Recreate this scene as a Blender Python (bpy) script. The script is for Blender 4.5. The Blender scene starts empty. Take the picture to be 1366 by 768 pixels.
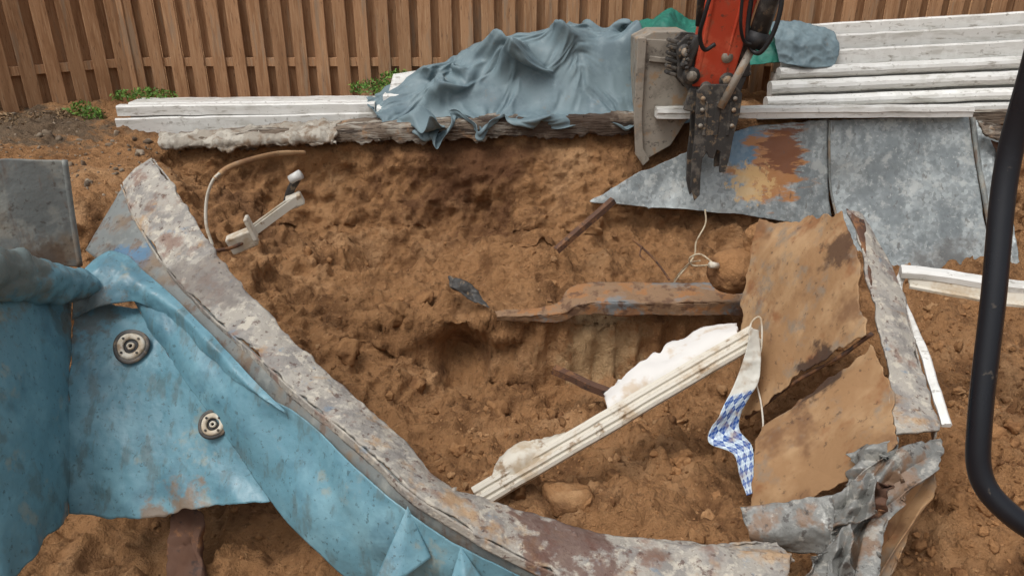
import bpy, bmesh, math, random
import numpy as np
from mathutils import Vector, Matrix, Euler
random.seed(7); rng=np.random.default_rng(7)
scn=bpy.context.scene
scn.view_settings.view_transform='Standard'
try: scn.view_settings.look='None'
except Exception: pass
scn.view_settings.exposure=0

# ---------------------------------------------------------------- noise
def _h(i,j,k,seed):
    n=(i.astype(np.int64)*374761393+j.astype(np.int64)*668265263+k.astype(np.int64)*2147483647+seed*974634777)&0xffffffff
    n=((n^(n>>13))*1274126177)&0xffffffff
    n=((n^(n>>16))*2246822519)&0xffffffff
    return ((n^(n>>15))&0xffffff)/float(0xffffff)
def vn(P,seed=0):
    F=np.floor(P).astype(np.int64); f=P-F; f=f*f*f*(f*(f*6-15)+10)
    i,j,k=F[...,0],F[...,1],F[...,2]; x,y,z=f[...,0],f[...,1],f[...,2]
    r=0
    for a in (0,1):
        for b in (0,1):
            for c in (0,1):
                w=(x if a else 1-x)*(y if b else 1-y)*(z if c else 1-z)
                r=r+w*_h(i+a,j+b,k+c,seed)
    return r*2-1
ROT=np.array([[.36,.48,-.8],[-.8,.6,0],[.48,.64,.6]])
def fbm(P,freq=1,octv=4,seed=0,gain=.5,ridge=False):
    Q=np.asarray(P,float)*freq; s=0;a=1;t=0
    for o in range(octv):
        n=vn(Q,seed+o)
        if ridge: n=1-2*np.abs(n)
        s=s+a*n;t+=a;a*=gain;Q=(Q@ROT)*2.03+7.1
    return s/t
def sstep(a,b,x):
    t=np.clip((x-a)/(b-a),0,1); return t*t*(3-2*t)

# ---------------------------------------------------------------- materials
def lin(r,g,b):
    f=lambda c:(c/255/12.92 if c/255<=.04045 else ((c/255+.055)/1.055)**2.4)
    return (f(r),f(g),f(b),1)
def M(name,base,layers=(),rough=.7,metal=0,bumps=(),spec=.4,rnd=0,voro=None):
    m=bpy.data.materials.new(name); m.use_nodes=True; nt=m.node_tree; N=nt.nodes; L=nt.links
    b=N['Principled BSDF']; b.inputs['Roughness'].default_value=rough
    b.inputs['Metallic'].default_value=metal; b.inputs['Specular IOR Level'].default_value=spec
    tc=N.new('ShaderNodeTexCoord')
    rgb=N.new('ShaderNodeRGB'); rgb.outputs[0].default_value=base; col=rgb.outputs[0]
    metv=None
    def noise(scale,detail,stretch,off=0,rg=.6):
        mp=N.new('ShaderNodeMapping'); mp.inputs['Scale'].default_value=stretch; mp.inputs['Location'].default_value=(off,off*1.7,off*.3)
        L.new(tc.outputs['Object'],mp.inputs[0])
        n=N.new('ShaderNodeTexNoise'); n.inputs['Scale'].default_value=scale; n.inputs['Detail'].default_value=detail
        n.inputs['Roughness'].default_value=rg
        L.new(mp.outputs[0],n.inputs['Vector']); return n.outputs['Fac']
    if voro:
        v=N.new('ShaderNodeTexVoronoi'); v.inputs['Scale'].default_value=voro[0]; L.new(tc.outputs['Object'],v.inputs['Vector'])
        hs=N.new('ShaderNodeMix'); hs.data_type='RGBA'; hs.inputs[0].default_value=voro[1]
        bw=N.new('ShaderNodeRGBToBW'); L.new(v.outputs['Color'],bw.inputs[0])
        ml=N.new('ShaderNodeMix'); ml.data_type='RGBA'; ml.blend_type='MULTIPLY'; ml.inputs[0].default_value=1
        L.new(col,ml.inputs[6]); mu=N.new('ShaderNodeMath'); mu.operation='MULTIPLY'; mu.inputs[1].default_value=1.9; L.new(bw.outputs[0],mu.inputs[0]); L.new(mu.outputs[0],ml.inputs[7])
        L.new(col,hs.inputs[6]); L.new(ml.outputs[2],hs.inputs[7]); col=hs.outputs[2]
    for i,l in enumerate(layers):
        c=l['c']; f=noise(l.get('s',3),l.get('d',4),l.get('st',(1,1,1)),3.7*i+1,l.get('rg',.65))
        mr=N.new('ShaderNodeMapRange'); mr.interpolation_type='SMOOTHSTEP'
        mr.inputs['From Min'].default_value=l['lo']; mr.inputs['From Max'].default_value=l['hi']
        mr.inputs['To Max'].default_value=l.get('a',1)
        src=f
        if 'at' in l:
            x,y,z,r=l['at']
            vd=N.new('ShaderNodeVectorMath'); vd.operation='DISTANCE'; vd.inputs[1].default_value=(x,y,z)
            L.new(tc.outputs['Object'],vd.inputs[0])
            mm=N.new('ShaderNodeMapRange'); mm.inputs['From Min'].default_value=0; mm.inputs['From Max'].default_value=r
            mm.inputs['To Min'].default_value=.35; mm.inputs['To Max'].default_value=-.35
            L.new(vd.outputs['Value'],mm.inputs['Value'])
            ad=N.new('ShaderNodeMath'); ad.operation='ADD'; L.new(f,ad.inputs[0]); L.new(mm.outputs[0],ad.inputs[1]); src=ad.outputs[0]
        L.new(src,mr.inputs['Value'])
        mx=N.new('ShaderNodeMix'); mx.data_type='RGBA'; L.new(mr.outputs[0],mx.inputs[0]); L.new(col,mx.inputs[6]); mx.inputs[7].default_value=c
        col=mx.outputs[2]
        if metal>0 and l.get('dull',True):
            sb=N.new('ShaderNodeMath'); sb.operation='SUBTRACT'; sb.use_clamp=True
            if metv is None: sb.inputs[0].default_value=metal
            else: L.new(metv,sb.inputs[0])
            L.new(mr.outputs[0],sb.inputs[1]); metv=sb.outputs[0]
    if metv is not None: L.new(metv,b.inputs['Metallic'])
    if rnd:
        at=N.new('ShaderNodeAttribute'); at.attribute_name='rnd'
        mr=N.new('ShaderNodeMapRange'); mr.inputs['To Min'].default_value=1-rnd; mr.inputs['To Max'].default_value=1+rnd
        L.new(at.outputs['Fac'],mr.inputs['Value'])
        hv=N.new('ShaderNodeHueSaturation'); L.new(mr.outputs[0],hv.inputs['Value']); L.new(col,hv.inputs['Color']); col=hv.outputs[0]
    L.new(col,b.inputs['Base Color'])
    rn=noise(9,3,(1,1,1),11); mr=N.new('ShaderNodeMapRange'); mr.inputs['To Min'].default_value=max(0,rough-.15); mr.inputs['To Max'].default_value=min(1,rough+.15); mr.inputs['From Min'].default_value=.3; mr.inputs['From Max'].default_value=.7
    L.new(rn,mr.inputs['Value']); L.new(mr.outputs[0],b.inputs['Roughness'])
    nrm=None
    for i,bp in enumerate(bumps):
        f=noise(bp[0],bp[3] if len(bp)>3 else 4,bp[4] if len(bp)>4 else (1,1,1),5+i)
        bn=N.new('ShaderNodeBump'); bn.inputs['Strength'].default_value=bp[1]; bn.inputs['Distance'].default_value=bp[2]
        L.new(f,bn.inputs['Height'])
        if nrm: L.new(nrm,bn.inputs['Normal'])
        nrm=bn.outputs[0]
    if nrm: L.new(nrm,b.inputs['Normal'])
    return m
m_soil=M('clay_soil',lin(152,113,77),[dict(c=lin(180,142,104),s=1.6,lo=.5,hi=.68,a=.65),dict(c=lin(108,76,50),s=2.3,lo=.49,hi=.63,a=.8),dict(c=lin(80,55,38),s=20,lo=.54,hi=.7,a=.55),dict(c=lin(188,152,114),s=34,lo=.6,hi=.7,a=.4),
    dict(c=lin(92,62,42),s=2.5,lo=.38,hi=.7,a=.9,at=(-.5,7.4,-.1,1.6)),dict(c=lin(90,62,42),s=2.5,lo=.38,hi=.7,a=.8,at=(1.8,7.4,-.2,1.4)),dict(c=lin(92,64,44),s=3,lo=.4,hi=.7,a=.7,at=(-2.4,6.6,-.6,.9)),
    dict(c=lin(186,158,120),s=4,lo=.5,hi=.72,a=.7,at=(.7,5.5,-1.2,.9)),dict(c=lin(82,56,40),s=4,lo=.4,hi=.7,a=.75,at=(-.42,5.45,-1.4,.45)),dict(c=lin(96,84,70),s=5,lo=.4,hi=.6,a=.85,at=(-4.6,7.2,.2,1.3))],  # dark brown patch: shade of the central hollow put into the soil colour
    rough=.95,spec=.15,bumps=[(16,.9,.05,6),(75,.9,.015,5)])
m_clod=M('clay_clod',lin(150,111,75),[dict(c=lin(178,142,104),s=2.6,lo=.5,hi=.65,a=.7),dict(c=lin(106,74,50),s=3.3,lo=.5,hi=.64,a=.8)],rough=.95,spec=.15,rnd=.2,bumps=[(22,.7,.03,5),(70,.8,.01,4)])
m_liner=M('blue_vinyl_liner',lin(94,136,150),[dict(c=lin(124,164,176),s=2.2,lo=.48,hi=.66,a=.6),dict(c=lin(68,104,120),s=3.2,lo=.5,hi=.66,a=.6),dict(c=lin(60,80,84),s=40,lo=.58,hi=.68,a=.65),
    dict(c=lin(84,100,100),s=6,lo=.52,hi=.66,a=.6,st=(2,1,.7)),dict(c=lin(146,146,130),s=5,lo=.6,hi=.7,a=.5),dict(c=lin(126,98,70),s=9,lo=.5,hi=.7,a=.8,at=(-1.6,2.84,-.80,.42)),dict(c=lin(104,96,78),s=9,lo=.48,hi=.66,a=.65,at=(-2.2,3.1,.45,.6)),dict(c=lin(62,90,100),s=4,lo=.5,hi=.7,a=.6,at=(-.2,2.3,-.9,.6)),dict(c=lin(96,84,68),s=12,lo=.5,hi=.68,a=.6,at=(-2.2,3.5,.0,.35))],
    rough=.45,spec=.5,bumps=[(6,.25,.03,3),(45,.3,.006,4)])
m_galv=M('galvanised_steel',lin(150,156,156),[dict(c=lin(110,117,119),s=3,lo=.46,hi=.62,a=.75,st=(1,1,.5),dull=False),dict(c=lin(180,182,178),s=7,lo=.54,hi=.66,a=.6,dull=False),dict(c=lin(202,202,196),s=30,lo=.6,hi=.68,a=.5,dull=False),
    dict(c=lin(84,130,162),s=5,lo=.54,hi=.64,a=.6,at=(2.3,7.1,-.02,.7)),dict(c=lin(174,118,64),s=4,lo=.49,hi=.60,a=.9,at=(2.5,7.0,-.14,.75),st=(.6,1,2)),dict(c=lin(110,66,44),s=8,lo=.53,hi=.62,a=.85,at=(2.62,7.1,0,.5),st=(.5,1,2.4)),
    dict(c=lin(204,170,118),s=12,lo=.58,hi=.68,a=.8,at=(2.3,6.95,-.3,.55)),dict(c=lin(84,80,76),s=8,lo=.6,hi=.7,a=.65,st=(2,2,.4)),dict(c=lin(88,84,80),s=5,lo=.5,hi=.7,a=.6,at=(4.1,6.5,-1.0,.7))],
    rough=.5,metal=.22,voro=(30,.35),bumps=[(2.5,.3,.05,3),(40,.15,.004,4)])
m_flange=M('corroded_steel_flange',lin(164,158,148),[dict(c=lin(128,124,120),s=7,lo=.46,hi=.6,a=.8),dict(c=lin(196,188,172),s=18,lo=.52,hi=.64,a=.7),dict(c=lin(128,100,86),s=6,lo=.54,hi=.66,a=.75),
    dict(c=lin(84,60,52),s=26,lo=.58,hi=.66,a=.75),dict(c=lin(112,82,66),s=3.1,lo=.59,hi=.68,a=.75),dict(c=lin(170,134,92),s=4,lo=.56,hi=.68,a=.7),dict(c=lin(104,130,150),s=8,lo=.62,hi=.7,a=.5),
    dict(c=lin(96,66,56),s=9,lo=.60,hi=.72,a=.8,at=(.2,2.45,-.57,.7)),dict(c=lin(112,104,98),s=7,lo=.5,hi=.62,a=.7,at=(-1.6,3.7,.1,.6))],
    rough=.75,metal=.15,bumps=[(14,.7,.02,5),(80,.6,.006,4)])
m_inner=M('weathered_steel_wall',lin(118,122,120),[dict(c=lin(150,150,142),s=4,lo=.5,hi=.62,a=.7),dict(c=lin(64,112,146),s=5,lo=.5,hi=.6,a=.75,at=(-2.2,3.95,.1,.35)),dict(c=lin(104,82,66),s=5,lo=.52,hi=.66,a=.75,st=(2,2,.4)),dict(c=lin(126,108,88),s=3,lo=.5,hi=.66,a=.8),dict(c=lin(70,60,52),s=24,lo=.58,hi=.68,a=.6),dict(c=lin(96,76,60),s=6,lo=.5,hi=.68,a=.75,at=(-2.6,3.8,.12,.4))],
    rough=.65,metal=.15,bumps=[(5,.4,.03,4),(50,.3,.005,4)])
m_torn=M('torn_steel',lin(136,136,132),[dict(c=lin(98,98,94),s=6,lo=.48,hi=.6,a=.75),dict(c=lin(122,92,66),s=5,lo=.5,hi=.62,a=.8),dict(c=lin(172,168,158),s=14,lo=.55,hi=.66,a=.6),dict(c=lin(56,48,44),s=18,lo=.58,hi=.66,a=.75)],rough=.5,metal=.35,bumps=[(8,.5,.03,5),(60,.4,.006,4)])
m_clayed=M('clay_coated_steel',lin(152,118,84),[dict(c=lin(176,144,108),s=2.2,lo=.48,hi=.64,a=.8,st=(1,1,.6)),dict(c=lin(116,84,60),s=3,lo=.5,hi=.66,a=.8),dict(c=lin(128,120,108),s=4,lo=.52,hi=.68,a=.75),dict(c=lin(132,84,52),s=3.3,lo=.55,hi=.68,a=.7),dict(c=lin(72,56,48),s=22,lo=.6,hi=.7,a=.6),dict(c=lin(60,44,38),s=6,lo=.5,hi=.66,a=.85,at=(1.68,3.62,-.45,.42)),dict(c=lin(74,54,44),s=6,lo=.5,hi=.66,a=.8,at=(1.95,4.1,.1,.35))],
    rough=.8,spec=.25,bumps=[(5,.3,.02,4),(60,.5,.005,5)])
m_white=M('weathered_white_vinyl',lin(214,213,208),[dict(c=lin(178,175,166),s=3,lo=.48,hi=.66,a=.75,st=(.6,2,3)),dict(c=lin(126,118,104),s=9,lo=.57,hi=.68,a=.7,st=(.5,2,3)),dict(c=lin(228,228,224),s=5,lo=.5,hi=.6,a=.5),dict(c=lin(110,100,84),s=16,lo=.6,hi=.68,a=.5)],rough=.5,rnd=.1,bumps=[(30,.2,.004,4)])
m_whited=M('dirty_white_vinyl',lin(204,198,184),[dict(c=lin(174,154,126),s=5,lo=.48,hi=.64,a=.8),dict(c=lin(130,102,70),s=10,lo=.56,hi=.68,a=.8)],rough=.6,bumps=[(30,.3,.006,4)])
m_foam=M('white_foam',lin(214,211,206),[dict(c=lin(186,162,130),s=4,lo=.54,hi=.68,a=.65)],rough=.8,bumps=[(20,.3,.01,4)])
m_cop=M('weathered_timber',lin(118,104,90),[dict(c=lin(172,166,154),s=5,lo=.48,hi=.6,a=.8,st=(.5,2,2)),dict(c=lin(58,46,38),s=7,lo=.5,hi=.6,a=.9,st=(.35,3,5)),dict(c=lin(150,116,84),s=6,lo=.56,hi=.68,a=.75),dict(c=lin(60,44,34),s=5,lo=.5,hi=.66,a=.8,at=(.6,7.3,.12,1.5))],rough=.9,bumps=[(18,.9,.03,6,(.4,2,4))])
m_fence=M('cedar_board',lin(166,127,94),[dict(c=lin(138,100,70),s=5,lo=.45,hi=.62,a=.7,st=(4,4,.35)),dict(c=lin(188,154,120),s=14,lo=.52,hi=.66,a=.6,st=(5,5,.25)),dict(c=lin(94,70,54),s=22,lo=.6,hi=.68,a=.7,st=(3,3,.4)),dict(c=lin(140,124,106),s=4,lo=.54,hi=.68,a=.6,st=(3,3,.3))],rough=.85,spec=.2,rnd=.16,bumps=[(30,.35,.006,4,(4,4,.25))])
m_tarp=M('woven_tarp',lin(110,128,134),[dict(c=lin(90,108,116),s=3,lo=.45,hi=.62,a=.7),dict(c=lin(132,148,152),s=8,lo=.55,hi=.7,a=.4),dict(c=lin(120,112,98),s=5,lo=.62,hi=.72,a=.5)],rough=.6,spec=.4,bumps=[(90,.2,.003,3)])
m_green=M('green_woven_tarp',lin(36,112,96),[dict(c=lin(26,86,76),s=4,lo=.45,hi=.62,a=.8)],rough=.6,bumps=[(60,.2,.004,3)])
m_red=M('red_machine_paint',lin(190,72,48),[dict(c=lin(208,106,78),s=5,lo=.5,hi=.66,a=.6),dict(c=lin(104,70,56),s=13,lo=.58,hi=.66,a=.8),dict(c=lin(132,102,80),s=4,lo=.56,hi=.7,a=.7)],rough=.45,bumps=[(30,.1,.003,4)])
m_dark=M('greasy_dark_steel',lin(60,58,56),[dict(c=lin(100,94,86),s=8,lo=.5,hi=.64,a=.8),dict(c=lin(130,110,86),s=14,lo=.57,hi=.66,a=.7)],rough=.6,metal=.2,bumps=[(30,.4,.006,4)])
m_bucket=M('worn_bucket_steel',lin(150,142,130),[dict(c=lin(116,108,98),s=5,lo=.48,hi=.62,a=.8),dict(c=lin(152,122,90),s=7,lo=.53,hi=.65,a=.8),dict(c=lin(70,62,56),s=17,lo=.58,hi=.68,a=.7)],rough=.6,metal=.15,bumps=[(25,.4,.006,4)])
m_rub=M('black_rubber',lin(30,30,32),[dict(c=lin(58,54,50),s=9,lo=.55,hi=.68,a=.6)],rough=.55,bumps=[(50,.2,.002,3)])
m_rail=M('black_painted_tube',lin(22,24,30),[dict(c=lin(44,46,52),s=20,lo=.58,hi=.68,a=.5),dict(c=lin(92,84,74),s=55,lo=.64,hi=.7,a=.5)],rough=.35,bumps=[(70,.12,.001,4)])
m_leaf=M('leaf_green',lin(84,120,48),[dict(c=lin(120,150,60),s=20,lo=.5,hi=.6,a=.8)],rough=.6,rnd=.35)
m_dry=M('dry_stem',lin(136,112,84),[],rough=.9,rnd=.3)
m_stone=M('stone',lin(122,106,88),[dict(c=lin(156,142,124),s=8,lo=.5,hi=.62,a=.7),dict(c=lin(92,74,58),s=6,lo=.5,hi=.62,a=.8)],rough=.9,rnd=.3,bumps=[(40,.5,.006,4)])
m_wire=M('cream_cable',lin(190,176,150),[dict(c=lin(130,100,70),s=15,lo=.5,hi=.62,a=.7)],rough=.6)
m_rust=M('rusty_iron',lin(92,66,52),[dict(c=lin(134,94,62),s=9,lo=.5,hi=.62,a=.8),dict(c=lin(58,48,44),s=15,lo=.55,hi=.65,a=.8)],rough=.85,bumps=[(40,.5,.005,4)])
m_ledge=M('rusted_galvanised_steel',lin(136,108,82),[dict(c=lin(112,124,130),s=4,lo=.49,hi=.62,a=.8,st=(.5,1,1)),dict(c=lin(150,104,64),s=7,lo=.5,hi=.58,a=.8),dict(c=lin(94,68,52),s=9,lo=.52,hi=.62,a=.8)],rough=.8,metal=.1,bumps=[(14,.6,.02,5)])
m_conc=M('broken_concrete',lin(150,142,130),[dict(c=lin(182,176,164),s=6,lo=.5,hi=.6,a=.8),dict(c=lin(118,96,74),s=5,lo=.5,hi=.62,a=.8)],rough=.9,bumps=[(25,.7,.015,5)])

# ---------------------------------------------------------------- mesh helpers
def link(ob,parent=None):
    scn.collection.objects.link(ob)
    if parent: ob.parent=parent
    return ob
def empty(name):
    return link(bpy.data.objects.new(name,None))
def mkmesh(name,V,F,mat,parent=None,smooth=True,uv=None,rnd=None):
    me=bpy.data.meshes.new(name); V=np.asarray(V,float)
    me.from_pydata(V.tolist(),[],[tuple(f) for f in F] if not isinstance(F,np.ndarray) else F.tolist())
    me.update()
    if smooth: me.polygons.foreach_set('use_smooth',[True]*len(me.polygons))
    if rnd is not None:
        a=me.attributes.new('rnd','FLOAT','POINT'); a.data.foreach_set('value',np.asarray(rnd,float))
    if uv is not None:
        ul=me.uv_layers.new(name='UVMap'); idx=np.empty(len(me.loops),dtype=np.int32); me.loops.foreach_get('vertex_index',idx)
        ul.data.foreach_set('uv',np.asarray(uv,float)[idx].ravel())
    me.materials.append(mat)
    return link(bpy.data.objects.new(name,me),parent)
def gridF(n,m):
    i=np.arange(n-1)[:,None]; j=np.arange(m-1)[None,:]; a=i*m+j
    return np.stack([a,a+1,a+m+1,a+m],-1).reshape(-1,4)
def cr(pts,n):
    P=np.asarray(pts,float); k=len(P)
    if k==2:
        t=np.linspace(0,1,n).reshape((-1,)+(1,)*(P.ndim-1)); return P[0]*(1-t)+P[1]*t
    Q=np.concatenate([[2*P[0]-P[1]],P,[2*P[-1]-P[-2]]])
    t=np.linspace(0,k-1-1e-9,n); i=np.floor(t).astype(int); f=(t-i).reshape((-1,)+(1,)*(P.ndim-1))
    p0,p1,p2,p3=Q[i],Q[i+1],Q[i+2],Q[i+3]
    return .5*((2*p1)+(-p0+p2)*f+(2*p0-5*p1+4*p2-p3)*f*f+(-p0+3*p1-3*p2+p3)*f**3)
def gnormal(G):
    a=np.gradient(G,axis=0); b=np.gradient(G,axis=1); n=np.cross(a,b)
    return n/(np.linalg.norm(n,axis=-1,keepdims=True)+1e-9)
def patch(name,rows,nu,nv,mat,parent=None,amp=.01,freq=4,thick=.006,seed=0,fold=None,edge=0,cm=True,octv=4,ridge=False):
    R=[cr(np.array(r,float)*(.01 if cm else 1),nu) for r in rows]
    G=cr(np.array(R),nv)   # nv x nu x 3
    if edge:
        n=fbm(G,9,3,seed+50)
        vv=np.linspace(-1,1,nv)[:,None,None]
        dv=np.gradient(G,axis=0)*nv
        G=G+dv/np.linalg.norm(dv,axis=-1,keepdims=True).clip(1e-6)*n[...,None]*edge*np.abs(vv)**8
        uu=np.linspace(-1,1,nu)[None,:,None]; du=np.gradient(G,axis=1)
        G=G+du/np.linalg.norm(du,axis=-1,keepdims=True).clip(1e-6)*fbm(G,9,3,seed+51)[...,None]*edge*.7*np.abs(uu)**10
    N=gnormal(G)
    d=fbm(G,freq,octv,seed,ridge=ridge)*amp
    if fold is not None:
        d=d+fold(np.linspace(0,1,nv)[:,None]+0*d,np.linspace(0,1,nu)[None,:]+0*d,G)
    G=G+N*d[...,None]
    uv=np.stack(np.meshgrid(np.linspace(0,1,nu),np.linspace(0,1,nv)),-1).reshape(-1,2)
    ob=mkmesh(name,G.reshape(-1,3),gridF(nv,nu),mat,parent,uv=uv)
    if thick:
        s=ob.modifiers.new('t','SOLIDIFY'); s.thickness=thick; s.offset=0
    return ob
def tube(name,pts,r,mat,parent=None,n=40,seg=10,cm=True,amp=0,caps=True,flat=1,spline=True):
    P=cr(np.array(pts,float)*(.01 if cm else 1),n) if spline else np.array(pts,float)*(.01 if cm else 1)
    n=len(P); rr=np.interp(np.linspace(0,1,n),np.linspace(0,1,len(r)),r) if hasattr(r,'__len__') else np.full(n,r)
    T=np.gradient(P,axis=0); T/=np.linalg.norm(T,axis=1,keepdims=True)
    up=np.array([0,0,1.]) if abs(T[0][2])<.9 else np.array([0,1.,0])
    V=[]
    A=np.cross(T[0],up);A/=np.linalg.norm(A)
    for i in range(n):
        A=A-T[i]*A.dot(T[i]);A/=np.linalg.norm(A);B=np.cross(T[i],A)
        for k in range(seg):
            a=2*math.pi*k/seg; V.append(P[i]+rr[i]*(A*math.cos(a)+B*math.sin(a)*flat))
    V=np.array(V)
    if amp: 
        C=np.repeat(P,seg,0); d=V-C; V=C+d*(1+fbm(V,9,3,3)*amp)[:,None]
    F=[(i*seg+k,i*seg+(k+1)%seg,(i+1)*seg+(k+1)%seg,(i+1)*seg+k) for i in range(n-1) for k in range(seg)]
    if caps: F+= [tuple(range(seg))[::-1],tuple((n-1)*seg+k for k in range(seg))]
    return mkmesh(name,V,F,mat,parent)
def boxes(name,LL,mat,parent=None,bevel=.004,seg=1):
    V=[];F=[];R=[]
    c8=np.array([[x,y,z] for x in(-.5,.5) for y in(-.5,.5) for z in(-.5,.5)])
    f6=[(0,1,3,2),(4,6,7,5),(0,4,5,1),(2,3,7,6),(0,2,6,4),(1,5,7,3)]
    for it in LL:
        c,s=it[0],it[1]; e=it[2] if len(it)>2 else (0,0,0)
        Mx=np.array(Euler(e).to_matrix()); b=len(V); v=(c8*np.array(s))@Mx.T+np.array(c)
        V+=v.tolist(); F+=[tuple(b+i for i in f) for f in f6]; R+=[random.random()]*8
    ob=mkmesh(name,V,F,mat,parent,smooth=False,rnd=R)
    if bevel:
        m=ob.modifiers.new('b','BEVEL'); m.width=bevel; m.segments=seg; m.limit_method='ANGLE'
    return ob
def prism(name,poly,y0,y1,mat,parent=None,bevel=.006):
    n=len(poly)
    V=[(p[0],y0,p[1]) for p in poly]+[(p[0],y1,p[1]) for p in poly]
    F=[tuple(range(n)),tuple(range(2*n-1,n-1,-1))]+[(i,i+n,(i+1)%n+n,(i+1)%n) for i in range(n)]
    ob=mkmesh(name,V,F,mat,parent,smooth=False)
    bm=bmesh.new(); bm.from_mesh(ob.data); bmesh.ops.recalc_face_normals(bm,faces=bm.faces); bm.to_mesh(ob.data); bm.free()
    if bevel:
        m=ob.modifiers.new('b','BEVEL'); m.width=bevel; m.segments=2; m.limit_method='ANGLE'
    return ob
def cyl(name,a,b,r,mat,parent=None,seg=24,r2=None):
    return tube(name,[a,b],[r,r if r2 is None else r2],mat,parent,n=2,seg=seg,cm=False,spline=False)
def extrude_profile(name,prof,a,b,mat,parent=None,n=24,bend=None,upv=(0,0,1)):
    a=np.array(a,float);b=np.array(b,float);T=(b-a)/np.linalg.norm(b-a);S=np.cross(T,upv);S/=np.linalg.norm(S);U=np.cross(S,T)
    V=[];k=len(prof)
    for i in range(n):
        t=i/(n-1);C=a*(1-t)+b*t
        if bend is not None: C=C+np.array(bend)*math.sin(math.pi*t)
        for (p,q) in prof: V.append(C+S*p+U*q)
    F=[(i*k+j,i*k+(j+1)%k,(i+1)*k+(j+1)%k,(i+1)*k+j) for i in range(n-1) for j in range(k)]+[tuple(range(k))[::-1],tuple((n-1)*k+j for j in range(k))]
    V=np.array(V); V+=fbm(V,5,3,5)[:,None]*.006
    return mkmesh(name,V,F,mat,parent,smooth=False,rnd=[random.random()]*len(V))

# ---------------------------------------------------------------- terrain
def hbase(x,y):
    top=.0+.2*sstep(-3.0,1.2,x)
    top=top+.18*sstep(-3.6,-4.8,x)
    wob=.14*np.sin(x*1.7+.6)+.08*np.sin(x*4.1)+.04*np.sin(x*9.3+1)
    yy=y+wob*sstep(7.38,6.9,y)*(.25+.75*sstep(5.7,6.4,y))
    py=[-60,-3,-1,2.9,3.5,4.2,5.0,5.40,5.49,5.9,6.2,6.6,6.95,7.15,7.27,7.34,7.38,7.6]
    pz=[0,0,-1.0,-1.14,-1.28,-1.47,-1.58,-1.58,-1.04,-1.02,-1.0,-.93,-.80,-.56,-.3,-.14,-.04,1]
    z=np.interp(yy,py,pz)
    z=np.where(yy>7.38,np.interp(yy,[7.38,7.46,8.4,9.5,30],[-.04,0,.1,.15,.1])+top*sstep(7.36,7.46,yy),z)
    xe=-3.35+.2*np.sin(y*2.3)+.08*np.sin(y*6)
    zl=np.interp(x-xe,[-.2,0,.12,.4,.8,1.4,2.1,2.9],[.05,.0,-.16,-.42,-.68,-.94,-1.25,-1.7])+np.where(x<xe,top,0)
    wl=sstep(3.0,4.0,y); zl=zl*wl+(-1.6)*(1-wl)*sstep(-4.5,-3.2,x)+zl*(1-wl)*(1-sstep(-4.5,-3.2,x))
    zr=np.interp(x,[1.3,1.9,2.3,3.2,4.6,6.2,7],[-1.8,-1.2,-.98,-.74,-.62,-.1,.1])
    zr=zr-.25*sstep(5.2,6.2,y)*sstep(7,6,x)
    k=.04
    z=np.logaddexp(np.logaddexp(z/k,zl/k),zr/k)*k
    return z
xs=np.concatenate([-np.geomspace(80,6.3,24),np.arange(-6,6.001,.02),np.geomspace(6.3,80,24)])
ys=np.concatenate([-np.geomspace(60,1,14),np.linspace(-.5,2.0,16),np.arange(2.1,5.2,.018),np.arange(5.2,7.6,.0105),np.arange(7.6,9,.03),np.geomspace(9.2,120,22)])
X,Y=np.meshgrid(xs,ys)
Z=hbase(X,Y); G=np.stack([X,Y,Z],-1)
gx=np.gradient(Z,axis=1)/np.gradient(X,axis=1); gy=np.gradient(Z,axis=0)/np.gradient(Y,axis=0)
Nn=np.stack([-gx,-gy,np.ones_like(Z)],-1); Nn/=np.linalg.norm(Nn,axis=-1,keepdims=True)
inside=sstep(-6,-5,X)*sstep(6,5,X)*sstep(1.5,2.3,Y)*sstep(9.5,8.4,Y)
low=sstep(.02,-.25,Z)
rim=sstep(7.42,7.2,Y)*.65+.35
d=fbm(G,1.2,3,1)*.21*low*rim+fbm(G,3.0,4,2,ridge=True)*.11*(.2+.8*low)*rim+fbm(G,9,4,3)*.05+fbm(G,26,3,4)*.02
lum=np.maximum(0,fbm(G,6.5,3,9))**1.2*.12; d=d+lum*low
lum2=np.maximum(0,fbm(G,16,2,19))**1.2*.065; d=d+lum2*low
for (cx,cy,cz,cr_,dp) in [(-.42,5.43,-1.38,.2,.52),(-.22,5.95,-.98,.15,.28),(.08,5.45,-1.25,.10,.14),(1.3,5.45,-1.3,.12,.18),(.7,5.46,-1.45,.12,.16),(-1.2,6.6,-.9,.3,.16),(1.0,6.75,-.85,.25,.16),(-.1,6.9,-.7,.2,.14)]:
    q=((X-cx)/cr_)**2+((Y-cy)/(cr_*1.0))**2+((Z-cz)/(cr_*1.5))**2
    d=d-dp*np.exp(-q*1.1)
cm_=sstep(-.15,.2,X)*sstep(2.35,2.0,X)*sstep(-1.6,-1.5,Z)*sstep(-1.0,-1.08,Z)*sstep(5.2,5.3,Y)*sstep(5.8,5.6,Y)
tri=np.sin(X*2*math.pi/.19+.8*fbm(G,2,2,90))
d=d*(1-.5*cm_)+cm_*.05*np.sign(tri)*np.abs(tri)**.4*(.6+.6*fbm(G,2,2,91))
G2=G+Nn*(d*inside)[...,None]
ground=mkmesh('ground',G2.reshape(-1,3),gridF(len(ys),len(xs)),m_soil)
from mathutils.bvhtree import BVHTree
bvh=BVHTree.FromObject(ground,bpy.context.evaluated_depsgraph_get())
def ghit(x,y):
    h=bvh.ray_cast(Vector((x,y,3)),Vector((0,0,-1)))
    return h[0],h[1]
def ico(sub):
    bm=bmesh.new(); bmesh.ops.create_icosphere(bm,subdivisions=sub,radius=1); V=np.array([v.co[:] for v in bm.verts]);F=np.array([[v.index for v in f.verts] for f in bm.faces]); bm.free(); return V,F
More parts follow.
